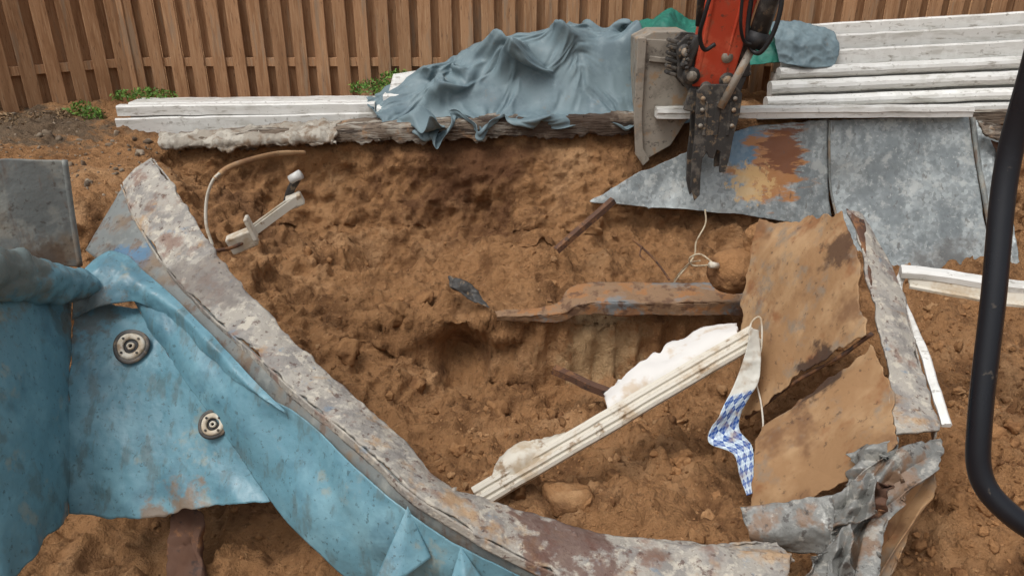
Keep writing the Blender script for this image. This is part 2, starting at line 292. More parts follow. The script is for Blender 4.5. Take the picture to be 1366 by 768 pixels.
def rocks(name,places,mat,sub=2,parent=None,rough=.35,smooth=True,hf=.12):
    V0,F0=ico(sub); VV=[];FF=[];RR=[];b=0
    for (p,r) in places:
        s=rng.uniform(.55,1.25,3)*r; a=rng.uniform(0,6.28,3)
        Mx=np.array(Euler(a).to_matrix())
        o=rng.uniform(0,50,3)
        U=V0.copy()
        for q in range(5):
            nn=rng.normal(0,1,3); nn/=np.linalg.norm(nn); k=rng.uniform(.5,.85)
            dd=U@nn; U=U-np.maximum(dd-k,0)[:,None]*nn
        n=1+rough*fbm(V0*1.1+o,1,2,5)*1.6+hf*fbm(V0*3.5+o,1,2,8)
        v=(U*n[:,None]*s)@Mx.T+np.array(p)
        VV.append(v);FF.append(F0+b);b+=len(V0);RR+= [rng.random()]*len(V0)
    return mkmesh(name,np.concatenate(VV),np.concatenate(FF),mat,parent,smooth=smooth,rnd=RR)
pl=[]
while len(pl)<3600:
    x=rng.uniform(-3.4,4.0); y=rng.uniform(2.2,6.9)
    if vn(np.array([[x*1.3,y*1.3,0.]]),77)[0]*.5+.5<rng.random()*1.1: continue
    if y>5.3 and rng.random()<.5: continue
    h,n=ghit(x,y)
    if h is None: continue
    if n.z<.6 and rng.random()>.1: continue
    r=min(.04,.0065*rng.random()**-.48)
    pl.append(((h.x,h.y,h.z+r*.05),r))
while len(pl)<5800:
    x=rng.uniform(-.6,3.6); y=rng.uniform(2.4,5.0)
    if vn(np.array([[x*1.8,y*1.8,4.]]),78)[0]*.5+.5<rng.random(): continue
    h,n=ghit(x,y)
    if h is None: continue
    r=min(.05,.008*rng.random()**-.48)
    pl.append(((h.x,h.y,h.z+r*.1),r))
small=[p for p in pl if p[1]<.02]; bigp=[p for p in pl if p[1]>=.02]
def gp(x,y,r): 
    h,n=ghit(x,y); return ((x,y,h.z+r*.15),r)
bigp+=[gp(.33,3.42,.14),gp(.02,3.52,.10),gp(-.15,3.62,.06),gp(-1.3,5.2,.1),gp(-.75,5.7,.12),gp(.62,3.75,.06),gp(2.5,3.1,.08),gp(2.75,3.6,.09),gp(2.35,2.7,.07),gp(1.1,3.3,.05),gp(.9,4.6,.07),gp(-.75,5.15,.12),gp(-.1,4.95,.10),gp(-.9,5.5,.13)]
rocks('soil_clods',small,m_clod,1,smooth=False)
rocks('soil_clods',bigp,m_clod,3,hf=.3,smooth=True)
sp=[]
for i in range(380):
    x=rng.uniform(-5.2,-2.9); y=rng.uniform(5.6,7.6); h,n=ghit(x,y)
    if h is None or h.z<-.12: continue
    r=min(.045,.009*rng.random()**-.5); sp.append(((h.x,h.y,h.z+r*.15),r))
rocks('stone_rubble',sp,m_stone,2,hf=.25)

# ---------------------------------------------------------------- near pool wall (steel + liner)
R=[(-224,460,53),(-204,435,45),(-180,405,29),(-155,375,15),(-119,340,-3),(-84,310,-18),(-52,285,-31),(-31,265,-42),(-11,260,-47),(9,258,-54),(32,255,-59),(57,250,-60),(88,245,-60),(118,243,-61)]
Lf=[(-241,450,40),(-221,420,28),(-196,390,14),(-167,360,3),(-130,325,-6),(-96,295,-16),(-66,270,-24),(-43,250,-32),(-25,242,-40),(-7,236,-48),(11,230,-54),(41,222,-61),(70,220,-67),(110,222,-69)]
Bf=[(-253,410,11),(-223,385,4),(-203,365,-4),(-179,340,-16),(-153,315,-31),(-129,295,-51),(-112,280,-64),(-90,260,-71),(-71,250,-83),(-40,240,-97),(-1,230,-103),(43,220,-105),(75,220,-109),(112,220,-109)]
wall=empty('collapsed_pool_wall')
mid=[tuple((np.array(a)+np.array(b))/2+np.array((0,0,1.5))) for a,b in zip(R,Lf)]
patch('top_flange',[R,mid,Lf],420,30,m_flange,wall,amp=.018,freq=7,thick=.016,seed=3,edge=.035,octv=5)
patch('flange_lip',[[(a-.6,b-.6,c) for a,b,c in Lf],[(a-.6,b-.8,c-5) for a,b,c in Lf]],300,6,m_flange,wall,amp=.006,freq=10,thick=.008,seed=4)
Rd=[(a+1,b+1,c-6) for a,b,c in R]
patch('outer_lip',[R,Rd],300,6,m_flange,wall,amp=.008,freq=10,thick=.008,seed=5,edge=.01)
mB=[tuple(np.array(a)*.5+np.array(b)*.5+np.array((1.5,1.5,0))) for a,b in zip(Lf,Bf)]
patch('steel_wall',[[(a+.5,b+.8,c-1) for a,b,c in Lf],mB,[(a+2,b+2,c) for a,b,c in Bf]],200,30,m_inner,wall,amp=.012,freq=5,thick=.006,seed=6)
cr_pl=[]
for i in range(170):
    t=rng.uniform(0,1); k=rng.uniform(.05,.95); P_=cr(np.array(R,float)*.01,100)[int(t*99)]*(1-k)+cr(np.array(Lf,float)*.01,100)[int(t*99)]*k
    r=.004*rng.random()**-.5; cr_pl.append(((P_[0],P_[1],P_[2]+.012),min(r,.022)))
rocks('mortar_crumbs',cr_pl,m_flange,1,parent=wall)
T=[(-207,374,10),(-175,351,1),(-146,326,-8),(-122,304,-17),(-99,291,-23),(-70,266,-31),(-46,246,-39),(-28,238,-47),(-10,232,-54),(9,226,-60),(39,218,-67),(69,216,-73),(106,216,-73)]
Bl=[(-203,366,-4),(-179,340,-16),(-153,315,-31),(-129,295,-51),(-112,280,-64),(-90,260,-71),(-71,250,-83),(-40,240,-97),(-1,230,-103),(30,225,-104),(50,220,-105),(80,218,-109),(112,218,-109)]
def wr(v,u,G): return .010*np.sin(G[...,0]*9+G[...,2]*14+2*fbm(G,2,2,4))*np.sin(v*math.pi)+.024*fbm(G,3,2,31)
mT=[tuple(np.array(a)*.5+np.array(b)*.5+np.array((-1,-1.5,0))) for a,b in zip(T,Bl)]
patch('liner_along_wall',[T,mT,Bl],320,60,m_liner,wall,amp=.006,freq=10,thick=.004,seed=8,fold=wr)
wB=[[(-231,360,6),(-222,363,2),(-215,365,-1),(-209,366,-3),(-203,366,-4)],
[(-226,338,-14),(-213,342,-15),(-200,343,-16),(-188,342,-16),(-179,340,-16)],
[(-222,322,-30),(-204,325,-31),(-187,325,-31),(-169,321,-31),(-153,315,-31)],
[(-218,305,-52),(-195,306,-51),(-172,305,-51),(-150,301,-51),(-129,295,-51)],
[(-216,290,-80),(-183,288,-80),(-159,285,-74),(-136,282,-67),(-112,280,-64)]]
def wr2(v,u,G): return .018*fbm(G,2.2,2,33)+.012*sstep(.8,1,v)*np.sin(u*22+2)+.012*np.maximum(0,fbm(G*np.array((3.0,1,1)),1.2,2,34))
patch('liner_front',wB,140,120,m_liner,wall,amp=.006,freq=11,thick=.004,seed=9,fold=wr2,edge=.03)
wC=[[(-236,285,40),(-232,310,32),(-232,335,18),(-231,360,6)],
[(-228,250,-5),(-221,275,-5),(-221,300,-10),(-224,330,-22)],
[(-222,230,-35),(-214,248,-38),(-214,275,-45),(-218,306,-51)],
[(-220,215,-68),(-207,233,-66),(-210,262,-71),(-216,290,-80)]]
patch('liner_side',wC,120,120,m_liner,wall,amp=.008,freq=7,thick=.004,seed=10,fold=wr2,edge=.02)
tube('liner_roll',[(-240,272,62),(-233,290,52),(-230,310,38),(-228,335,24),(-224,354,14),(-220,362,8)],[.11,.12,.115,.10,.09,.05],m_liner,wall,n=90,seg=40,amp=.40)
patch('liner_fold',[[(-229,360,16),(-221,380,22),(-210,380,20),(-197,371,14),(-174,353,6),(-146,328,-4),(-122,306,-14),(-104,291,-21)],
 [(-226,352,12),(-216,366,18),(-206,366,15),(-194,360,10),(-172,346,3),(-146,323,-6),(-122,302,-16),(-104,290,-21.5)],
 [(-229,350,-4),(-216,352,2),(-206,358,2),(-195,358,2),(-172,345,-4),(-147,322,-12),(-122,302,-18),(-104,290,-22)]],180,40,m_liner,wall,amp=.022,freq=5,thick=.006,seed=12)
for k,(ap,b1,b2) in enumerate([((-43,246,-38),(-56,228,-62),(-33,236,-56)),((-21,236,-50),(-25,229,-62),(-12,229,-60))]):
    patch('liner_flap',[[ap,ap,ap],[tuple(.5*np.array(ap)+.5*np.array(b1)),tuple(.5*np.array(ap)+.25*np.array(b1)+.25*np.array(b2)+np.array((0,-2,0))),tuple(.5*np.array(ap)+.5*np.array(b2))],[b1,tuple(.5*np.array(b1)+.5*np.array(b2)+np.array((0,-4,0))),b2]],20,20,m_liner,wall,amp=.01,thick=.004)
def fitting(c,r,seed):
    e=bpy.data.objects.new('return_fitting',None); link(e,wall)
    n=Vector((.12,-.72,.62)).normalized(); q=n.to_track_quat('Z','Y')
    def ring(nm,r0,r1,h,mat,seg=36):
        prof=[(r0,0),(r0,h*.7),((r0*.8+r1*.2),h),((r0*.2+r1*.8),h),(r1,h*.6),(r1,0)]
        V=[];k=len(prof)
        for i in range(seg):
            a=2*math.pi*i/seg
            for p in prof:
                rr=p[0]*(1+.03*math.sin(3*a+seed)); V.append(tuple(Vector(c)+q@Vector((rr*math.cos(a),rr*math.sin(a),p[1]))))
        F=[(i*k+j,((i+1)%seg)*k+j,((i+1)%seg)*k+j+1,i*k+j+1) for i in range(seg) for j in range(k-1)]
        return mkmesh(nm,V,F,mat,e)
    ring('seal',r*.74,r,.010,m_dark); ring('face_ring',r*.42,r*.76,.020,m_whited)
    ring('throat',.0,r*.44,.006,m_rub); ring('eyeball',r*.1,r*.22,.02,m_whited)
    for i in range(4):
        a=math.radians(40+90*i); p=Vector(c)+q@Vector((r*.58*math.cos(a),r*.58*math.sin(a),.02)); cyl('screw',tuple(p),tuple(p+n*.006),.006,m_dark,e,10)
fitting((-1.955,3.395,-.14),.09,1); fitting((-1.45,3.055,-.385),.072,2)
patch('timber_post',[[(-170,300,-84),(-163,300,-84),(-156,300,-86)],[(-168,285,-98),(-160,284,-98),(-153,284,-99)],[(-166,272,-114),(-156,272,-114),(-146,272,-114)]],30,30,m_rust,None,amp=.05,freq=7,thick=.05,edge=.04)
gs=empty('steel_wall_panel')
patch('sheet',[[(-290,368,77),(-262,382,73),(-240,395,69)],[(-292,366,52),(-265,378,45),(-242,393,40)],[(-290,360,26),(-266,375,18),(-243,390,10)]],90,70,m_inner,gs,amp=.016,freq=2.5,thick=.012,seed=21,edge=.012)
tube('edge_channel',[(-240,395,69),(-242,393,40),(-243,390,10)],.016,m_inner,gs,n=20)

# ---------------------------------------------------------------- right standing wall panel
rp=empty('buckled_pool_wall')
rl=[(197,420,32),(200,400,17),(196,370,-2),(192,340,-18),(185,310,-30),(178,290,-35)]
rr_=[(208,425,28),(217,400,8),(216,375,-4),(212,345,-21),(205,315,-29),(200,295,-35)]
patch('top_flange',[rl,[tuple((np.array(a)+np.array(b))/2+np.array((0,0,1))) for a,b in zip(rl,rr_)],rr_],160,24,m_flange,rp,amp=.016,freq=8,thick=.014,seed=23,edge=.03)
patch('outer_lip',[rr_,[(a+1,b,c-9) for a,b,c in rr_]],100,8,m_flange,rp,amp=.008,thick=.008,seed=24)
def crump(v,u,G): 
    return .05*sstep(.55,1,u)*(1-v)*.6+.045*fbm(G,1.3,1,35)+.03*np.abs(((u*1.3+v*.9+.15*fbm(G,1.5,2,36))%1)-.5)
def crump2(v,u,G): 
    w_=fbm(G,1.5,2,37)
    return .04*np.abs(((u*1.1-v*1.2+.2*w_)%1)-.5)+.03*w_-.08*sstep(.14,0.0,v)*(.7+w_)
patch('upper_sheet',[[(170,492,3),(188,462,13),(199,426,29)],[(162,478,-24),(178,442,-2),(199,400,14)],[(153,450,-61),(174,412,-32),(194,372,-4)],[(147,395,-97),(166,378,-58),(189,350,-12)]],170,160,m_clayed,rp,amp=.006,freq=7,thick=.007,seed=25,edge=.06,fold=crump,octv=4)
patch('lower_sheet',[[(148,366,-78),(167,355,-46),(187,345,-16)],[(134,340,-82),(158,328,-60),(185,312,-27)],[(127,313,-97),(155,288,-64),(178,284,-36)]],150,120,m_clayed,rp,amp=.006,freq=6,thick=.007,seed=26,edge=.05,fold=crump2,octv=4)
tube('bent_edge_rib',[(147,397,-96),(166,380,-60),(180,362,-33),(189,350,-12)],.012,m_rust,rp,n=50,seg=8,amp=.5)
patch('bent_stiffener',[[(197,421,33),(201,417,30),(206,418,28)],[(201,395,13),(200,393,12),(204,400,14)],[(196,372,0),(197,370,-1),(198,371,-2)]],30,60,m_rust,rp,amp=.012,thick=.01,seed=27,edge=.02)
tm=empty('torn_steel_wall')
def crease(v,u,G):
    w_=fbm(G,2,2,61); return .11*np.abs(((u*1.6+v*1.1+.35*w_)%1)-.5)+.07*np.abs(((u*.8-v*2.3+.3*w_)%1)-.5)-.04
patch('sheet',[[(173,284,-37),(185,288,-38),(199,292,-36)],[(152,272,-50),(170,274,-42),(192,277,-42)],[(138,250,-58),(150,257,-66),(168,260,-54)],[(119,218,-66),(134,224,-72),(147,230,-66)]],130,160,m_torn,tm,amp=.012,freq=6,thick=.005,seed=28,edge=.10,octv=3,fold=crease)
patch('sheet_underside',[[(176,286,-42),(188,288,-48),(200,291,-46)],[(160,272,-66),(176,270,-68),(190,275,-62)],[(146,256,-86),(160,252,-88),(170,256,-80)]],80,80,m_clayed,tm,amp=.012,freq=6,thick=.006,seed=68,edge=.10,octv=3,fold=crease)
patch('curled_channel',[[(106,278,-66),(126,275,-60),(148,268,-50),(149,258,-52),(136,246,-56)],[(108,268,-72),(126,264,-68),(140,260,-62),(140,252,-62),(130,242,-62)],[(112,270,-82),(126,266,-80),(138,258,-76),(136,250,-74),(126,240,-70)]],90,40,m_torn,tm,amp=.025,freq=5,thick=.010,seed=29,edge=.03)
for k,rows_ in enumerate([[[(160,292,-47),(168,290,-38),(178,286,-34)],[(156,280,-58),(166,274,-50),(174,270,-46)]],[[(142,262,-50),(150,264,-42),(158,266,-38)],[(138,252,-57),(150,253,-53),(156,254,-48)]],[[(150,268,-54),(158,270,-44),(164,262,-38)],[(144,262,-62),(152,262,-58),(160,256,-50)]],[[(124,240,-60),(134,244,-56),(142,246,-52)],[(122,230,-70),(132,232,-70),(140,234,-62)]]]):
    patch('torn_flap',rows_,40,40,m_torn if k!=2 else m_rust,tm,amp=.02,freq=6,thick=.005,seed=30+k,edge=.07,fold=crease)
patch('rusty_floor_strip',[[(60,258,-66),(84,255,-66),(104,258,-68),(118,258,-68)],[(62,246,-62),(86,244,-62),(106,244,-64),(120,244,-66)]],80,24,m_flange,tm,amp=.025,freq=6,thick=.01,seed=34,edge=.04)
wc=empty('white_pool_coping')
pr=[(-.03,-.02),(.03,-.02),(.035,.005),(.015,.015),(-.02,.02),(-.035,.005)]
def sweep(name,pts,prof,mat,parent,n=60,sc=1):
    P=cr(np.array(pts,float)*.01,n);T=np.gradient(P,axis=0);T/=np.linalg.norm(T,axis=1,keepdims=True)
    k=len(prof);V=[]
    for i in range(n):
        S=np.cross(T[i],(0,0,1.));S/=np.linalg.norm(S);U=np.cross(S,T[i])
        for p,q in prof: V.append(P[i]+S*p*sc+U*q*sc)
    F=[(i*k+j,i*k+(j+1)%k,(i+1)*k+(j+1)%k,(i+1)*k+j) for i in range(n-1) for j in range(k)]+[tuple(range(k))[::-1],tuple((n-1)*k+j for j in range(k))]
    V=np.array(V);V+=fbm(V,7,3,6)[:,None]*.006
    return mkmesh(name,V,F,mat,parent,smooth=False,rnd=[.5]*len(V))
sweep('side_strip',[(226,399,2),(219,388,-4),(218,367,-13),(215,340,-22),(209,315,-28),(206,298,-34)],pr,m_white,wc,sc=.65)
sweep('end_channel',[(222,395,5),(245,388,5),(270,378,4),(300,368,4)],pr,m_white,wc,sc=1.3)
sweep('end_channel_lower',[(226,390,-2),(245,382,-3),(270,371,-4),(300,361,-4)],pr,m_whited,wc,sc=.6)
patch('channel_web',[[(224,392,4),(246,385,4),(270,375,3),(300,365,3)],[(226,390,-2),(246,382,-3),(270,372,-4),(300,362,-4)]],40,6,m_whited,wc,amp=.004,thick=.006,seed=99)

# ---------------------------------------------------------------- pit debris
beam=empty('coping_beam')
prof=[(-.065,-.025),(.065,-.025),(.065,.01),(.05,.022),(.042,.008),(.03,.008),(.022,.026),(.004,.026),(-.004,.01),(-.018,.01),(-.026,.024),(-.044,.024),(-.05,.012),(-.065,.012)]
extrude_profile('ribbed_extrusion',prof,(-.20,3.38,-1.10),(1.50,4.10,-.44),m_whited,beam,upv=(0,-.55,.83))
foam=empty('white_foam_sheet')
up_=[(57,396,-76),(80,408,-62),(104,422,-58),(126,428,-50),(143,430,-49)]
lo2=[(60,378,-86),(80,385,-79),(102,393,-68),(122,402,-59),(141,410,-50)]
mid_=[tuple((np.array(a)+np.array(b))/2+np.array((-1,-5,5))) for a,b in zip(up_,lo2)]
patch('sheet',[up_,mid_,lo2],80,30,m_foam,foam,amp=.035,freq=3.5,thick=.025,seed=41,edge=.06,octv=3)
u2=[(-6,358,-100),(7,364,-90),(20,368,-90),(33,373,-90)]; l2=[(-14,344,-109),(2,348,-103),(14,353,-97),(27,358,-91)]
m2=[tuple((np.array(a)+np.array(b))/2+np.array((0,-2,3))) for a,b in zip(u2,l2)]
patch('broken_piece',[u2,m2,l2],50,20,m_whited,foam,amp=.03,freq=5,thick=.02,seed=42,edge=.04)
m_pat=bpy.data.materials.new('patterned_liner_border'); m_pat.use_nodes=True; nt=m_pat.node_tree; N=nt.nodes; L=nt.links; b=N['Principled BSDF']; b.inputs['Roughness'].default_value=.45
uvn=N.new('ShaderNodeUVMap'); mp=N.new('ShaderNodeMapping'); mp.inputs['Rotation'].default_value=(0,0,math.radians(45))
mp0=N.new('ShaderNodeMapping'); mp0.inputs['Scale'].default_value=(13,3,1); L.new(uvn.outputs[0],mp0.inputs[0]); L.new(mp0.outputs[0],mp.inputs[0])
ch=N.new('ShaderNodeTexChecker'); ch.inputs['Scale'].default_value=1.414; L.new(mp.outputs[0],ch.inputs['Vector']); ch.inputs['Color1'].default_value=lin(30,78,150); ch.inputs['Color2'].default_value=lin(190,206,218)
vo=N.new('ShaderNodeTexChecker'); vo.inputs['Scale'].default_value=4.24; L.new(mp.outputs[0],vo.inputs['Vector']); vo.inputs['Color1'].default_value=lin(26,60,126); vo.inputs['Color2'].default_value=lin(202,214,220)
mx=N.new('ShaderNodeMix'); mx.data_type='RGBA'; mx.inputs[0].default_value=.25; L.new(ch.outputs[0],mx.inputs[6]); L.new(vo.outputs[0],mx.inputs[7])
sx=N.new('ShaderNodeSeparateXYZ'); L.new(uvn.outputs[0],sx.inputs[0]); mr=N.new('ShaderNodeMapRange'); mr.inputs['From Min'].default_value=.34; mr.inputs['From Max'].default_value=.36; L.new(sx.outputs[0],mr.inputs['Value'])
mx2=N.new('ShaderNodeMix'); mx2.data_type='RGBA'; L.new(mr.outputs[0],mx2.inputs[0]); mx2.inputs[6].default_value=lin(200,198,188); L.new(mx.outputs[2],mx2.inputs[7])
gn=N.new('ShaderNodeTexNoise'); gn.inputs['Scale'].default_value=14; gn.inputs['Detail'].default_value=4; gtc=N.new('ShaderNodeTexCoord'); L.new(gtc.outputs['Object'],gn.inputs['Vector']); gmr=N.new('ShaderNodeMapRange'); gmr.inputs['From Min'].default_value=.5; gmr.inputs['From Max'].default_value=.68; gmr.inputs['To Max'].default_value=.6; L.new(gn.outputs['Fac'],gmr.inputs['Value'])
mx3=N.new('ShaderNodeMix'); mx3.data_type='RGBA'; L.new(gmr.outputs[0],mx3.inputs[0]); L.new(mx2.outputs[2],mx3.inputs[6]); mx3.inputs[7].default_value=lin(150,124,94); L.new(mx3.outputs[2],b.inputs['Base Color'])
patch('patterned_liner_strip',[[(143,404,-36),(141,398,-50),(135,391,-66),(124,378,-80),(117,371,-95),(130,362,-98),(131,350,-104),(133,340,-110)],[(149,404,-38),(150,396,-52),(148,388,-64),(143,384,-74),(136,376,-88),(140,362,-92),(138,350,-98),(137,340,-108)]],160,16,m_pat,None,amp=.035,freq=5,thick=.003,seed=43)
tube('white_cord',[(143,402,-40),(146,408,-34),(151,408,-32),(151,400,-48),(147,396,-62),(140,392,-72)],.006,m_whited,None,n=50,seg=6)
tube('white_cord',[(150,398,-70),(151,385,-80),(149,372,-92),(140,360,-104)],.006,m_whited,None,n=40,seg=6)
led=empty('buried_steel_ledge')
a_=[(-14,545,-93),(34,543,-87),(54,556,-74),(125,553,-72),(182,550,-69)]; b_=[(-12,538,-95),(36,533,-90),(58,531,-80),(126,526,-77),(180,522,-74)]; c_=[(-12,539,-98),(36,534,-97),(58,532,-90),(126,527,-88),(180,523,-86)]
patch('top_face',[a_,b_],140,14,m_ledge,led,amp=.02,freq=5,thick=.01,seed=44,edge=.02)
patch('front_face',[b_,c_],140,14,m_ledge,led,amp=.015,freq=6,thick=.01,seed=45,edge=.03)
bl=empty('clay_covered_float')
V0,F0=ico(5)
v=V0*(1+.16*fbm(V0*1.6,1,5,60)+.03*fbm(V0,7,3,62))[:,None]*.175; v[:,2]*=.92
mkmesh('ball',v+np.array((1.59,4.98,-.38)),F0,m_clod,bl,rnd=[.5]*len(V0))
v=V0*(1+.3*fbm(V0*1.5,1,5,61))[:,None]*np.array((.12,.12,.15)); mkmesh('neck_lump',v+np.array((1.77,5.05,-.20)),F0,m_clod,bl,rnd=[.4]*len(V0))
cyl('stub',(1.45,4.90,-.31),(1.39,4.87,-.29),.022,m_whited,bl)
tube('wire_loop',[(142,490,-29),(134,497,-25),(128,502,-30),(132,505,-37),(144,497,-33)],.006,m_wire,bl,n=40,seg=6)
tube('loose_wire',[(159,590,-22),(160,588,-34),(153,584,-48),(151,580,-60),(136,570,-76),(134,572,-84)],.007,m_wire,None,n=60,seg=6)
tube('loose_wire',[(137,507,-34),(136,530,-45),(136,555,-62),(134,568,-76)],.006,m_wire,None,n=40,seg=6)
tube('rusty_rod',[(105,610,-56),(118,602,-66),(128,596,-76),(137,588,-88)],.009,m_rust,None,n=30,seg=6)
tube('rusty_rod',[(112,605,-60),(110,600,-66),(114,598,-70)],.008,m_rust,None,n=16,seg=6)
def angle_iron(name,a,b,w=.045):
    p=[(-w,-.004),(w*.1,-.004),(w*.1,-w),(w*.1+.008,-w),(w*.1+.008,.004),(-w,.004)]
    return extrude_profile(name,p,a,b,m_rust,None)
angle_iron('angle_iron',(.38,5.98,-.60),(.88,6.25,-.24)); angle_iron('angle_iron',(.31,4.93,-1.16),(.80,4.68,-1.26),.05)
patch('bent_scrap',[[(-52,566,-72),(-40,560,-74),(-26,552,-80)],[(-50,556,-78),(-38,550,-82),(-18,540,-88)]],40,30,m_dark,None,amp=.06,freq=7,thick=.01,seed=47,edge=.05)
sk=empty('plastic_skimmer_bracket')
boxes('bracket',[((-1.98,5.17,-.22),(.2,.1,.13),(.1,-.35,.2)),((-1.62,5.38,.02),(.12,.09,.09),(.1,-.35,.2)),((-1.90,5.16,-.12),(.03,.12,.18),(0,-.3,.2))],m_whited,sk,bevel=.012,seg=3)
extrude_profile('channel_arm',[(-.035,-.03),(.035,-.03),(.035,.03),(.02,.03),(.02,-.012),(-.02,-.012),(-.02,.03),(-.035,.03)],(-2.0,5.18,-.22),(-1.6,5.38,.04),m_whited,sk)
tube('elbow_pipe',[(-172,545,-6),(-166,542,8),(-158,540,20)],.03,m_dark,sk,n=20,seg=14)
cyl('pipe_cap',(-1.64,5.40,.17),(-1.56,5.40,.215),.036,m_white,sk)
tube('stub_rod',[(-222,485,-20),(-205,505,-24),(-195,515,-22)],.014,m_rust,sk,n=16,seg=8)
tube('white_hose',[(-209,490,-16),(-213,495,-2),(-212,500,14),(-206,500,27),(-200,500,33)],.011,m_whited,None,n=60,seg=10)
tube('corroded_conduit',[(-204,500,29),(-196,508,35),(-182,520,38),(-172,548,35),(-160,570,30)],.02,m_clayed,None,n=50,seg=10)

# ---------------------------------------------------------------- far rim coping, panels
cop=[[(-335,776,4),(-247,776,10),(-135,776,17),(0,776,25),(140,776,27)],[(-330,740,3),(-247,738,10),(-135,738,16),(0,738,23),(134,740,26)],[(-328,732,1),(-247,730,8),(-135,730,14),(0,731,21),(134,732,24)],
     [(-326,731,-6),(-247,729,-1),(-135,729,2),(0,731,7),(133,733,9)]]
patch('rim_beam_timber',cop,560,40,m_cop,None,amp=.028,freq=5,thick=.05,seed=50,edge=.09,octv=6)
patch('concrete_edge_slab',[[(-345,745,4),(-290,750,6),(-230,752,12),(-170,752,14)],[(-345,725,3),(-290,722,5),(-230,722,8),(-170,726,10)],[(-340,722,-3),(-290,719,-1),(-230,719,2),(-170,723,4)]],160,30,m_conc,None,amp=.07,freq=4,thick=.03,seed=51,edge=.12,octv=6,ridge=True)
hp=empty('hanging_steel_wall')
patch('left_sheet',[[(75,690,-46),(120,700,-22),(177,710,0),(225,718,18),(303,723,24)],[(76,689,-47),(130,695,-32),(180,702,-22),(230,708,-12),(305,713,-10)],[(80,689,-48),(140,688,-48),(190,690,-50),(237,695,-48),(308,702,-44)],[(82,690,-49),(145,686,-51),(192,688,-56),(237,690,-62),(312,690,-76)]],220,90,m_galv,hp,amp=.035,freq=2.2,thick=.008,seed=52,edge=.015)
patch('right_sheet',[[(304,722,25),(370,725,26),(440,728,27)],[(306,712,-8),(372,708,-8),(442,706,-8)],[(309,700,-42),(374,688,-42),(443,680,-44)],[(318,655,-95),(378,645,-100),(445,635,-102)]],160,110,m_galv,hp,amp=.03,freq=2,thick=.008,seed=53,edge=.015)
patch('end_sheet',[[(443,727,25),(452,722,22),(465,716,14)],[(446,705,-10),(455,700,-14),(466,694,-16)],[(447,678,-45),(455,672,-45),(464,668,-45)],[(448,634,-100),(455,632,-100),(464,628,-100)]],50,90,m_galv,hp,amp=.04,freq=4,thick=.008,seed=54,edge=.02,ridge=True)
tube('seam_rib',[(303.5,720,25),(305.5,710,-9),(309,698,-43),(316,655,-92)],.012,m_inner,hp,n=30,seg=8)
tube('seam_rib',[(443,725,26),(445,704,-9),(446,677,-44),(447,638,-98)],.024,m_inner,hp,n=30,seg=8)
extrude_profile('white_coping_rail',[(-.07,-.045),(.06,-.045),(.06,.0),(.07,.01),(.06,.05),(-.05,.055),(-.07,.02)],(1.36,7.14,.33),(4.36,7.20,.335),m_white,hp,n=40)
bp=empty('broken_wall_post')
patch('plate',[[(440,712,26),(448,705,24),(462,700,20)],[(442,700,16),(452,694,10),(470,690,6)]],40,20,m_cop,bp,amp=.06,freq=6,thick=.03,seed=55,edge=.04)
patch('strap',[[(452,700,10),(470,698,6)],[(460,690,-12),(474,690,-14)],[(464,686,-36),(476,686,-40)]],20,40,m_rust,bp,amp=.05,freq=6,thick=.012,seed=56,edge=.03)

# ---------------------------------------------------------------- siding stacks
def board(name,a,b,w,h,parent,mat=m_white,prof=None):
    p=prof or [(-w/2,-h/2),(w/2,-h/2),(w/2,h/2-.012),(w/2-.012,h/2),(-w/2+.012,h/2),(-w/2,h/2-.012)]
    return extrude_profile(name,p,a,b,mat,parent,n=30)
ss=empty('white_siding_stack')
board('board',(-3.98,7.58,.11),(-1.36,7.62,.16),.05,.17,ss); board('board',(-3.96,7.63,.265),(-1.38,7.66,.29),.10,.10,ss)
board('board',(-3.9,7.86,.2),(-1.4,7.9,.22),.3,.24,ss)
st=empty('white_siding_stack')
def rnd_prof(w,h): return [(w/2*math.cos(a),h/2*math.sin(a)) for a in np.linspace(0,2*math.pi,13)[:-1]]
board('board',(-1.34,7.60,.15),(0.3,7.58,.18),.10,.09,st); board('board',(-1.36,7.66,.255),(.3,7.64,.275),.10,.10,st,prof=rnd_prof(.14,.11)); board('board',(-1.30,7.78,.36),(.3,7.78,.38),.18,.09,st)
patch('tilted_board',[[(-122,795,56),(-80,797,60),(10,800,55)],[(-126,782,40),(-80,783,41),(12,786,38)]],30,8,m_white,st,amp=.005,thick=.04,seed=60)
sr=empty('white_siding_stack')
rows=[(7.46,.30,.12,.07,0),(7.56,.40,.16,.12,1),(7.66,.53,.17,.13,1),(7.76,.655,.16,.12,1),(7.90,.76,.07,.16,0),(8.02,.89,.07,.16,0),(8.14,1.01,.08,.13,0)]
for i,(y,z,w_,h_,rd) in enumerate(rows):
    x0=2.45+.06*i+random.uniform(-.05,.05)
    board('board',(x0,y,z-.05),(6.2,y+.02,z+.07+.012*i),w_,h_,sr,prof=rnd_prof(w_,h_) if rd else None)
for i in range(5):
    board('under_board',(2.6+.05*i,7.72+.11*i,.20+.13*i),(6.2,7.74+.11*i,.28+.14*i),.2,.24,sr)
extrude_profile('timber_beam',[(-.08,-.06),(.08,-.06),(.08,.06),(-.08,.06)],(4.35,7.38,.24),(6.2,7.40,.30),m_cop,None)

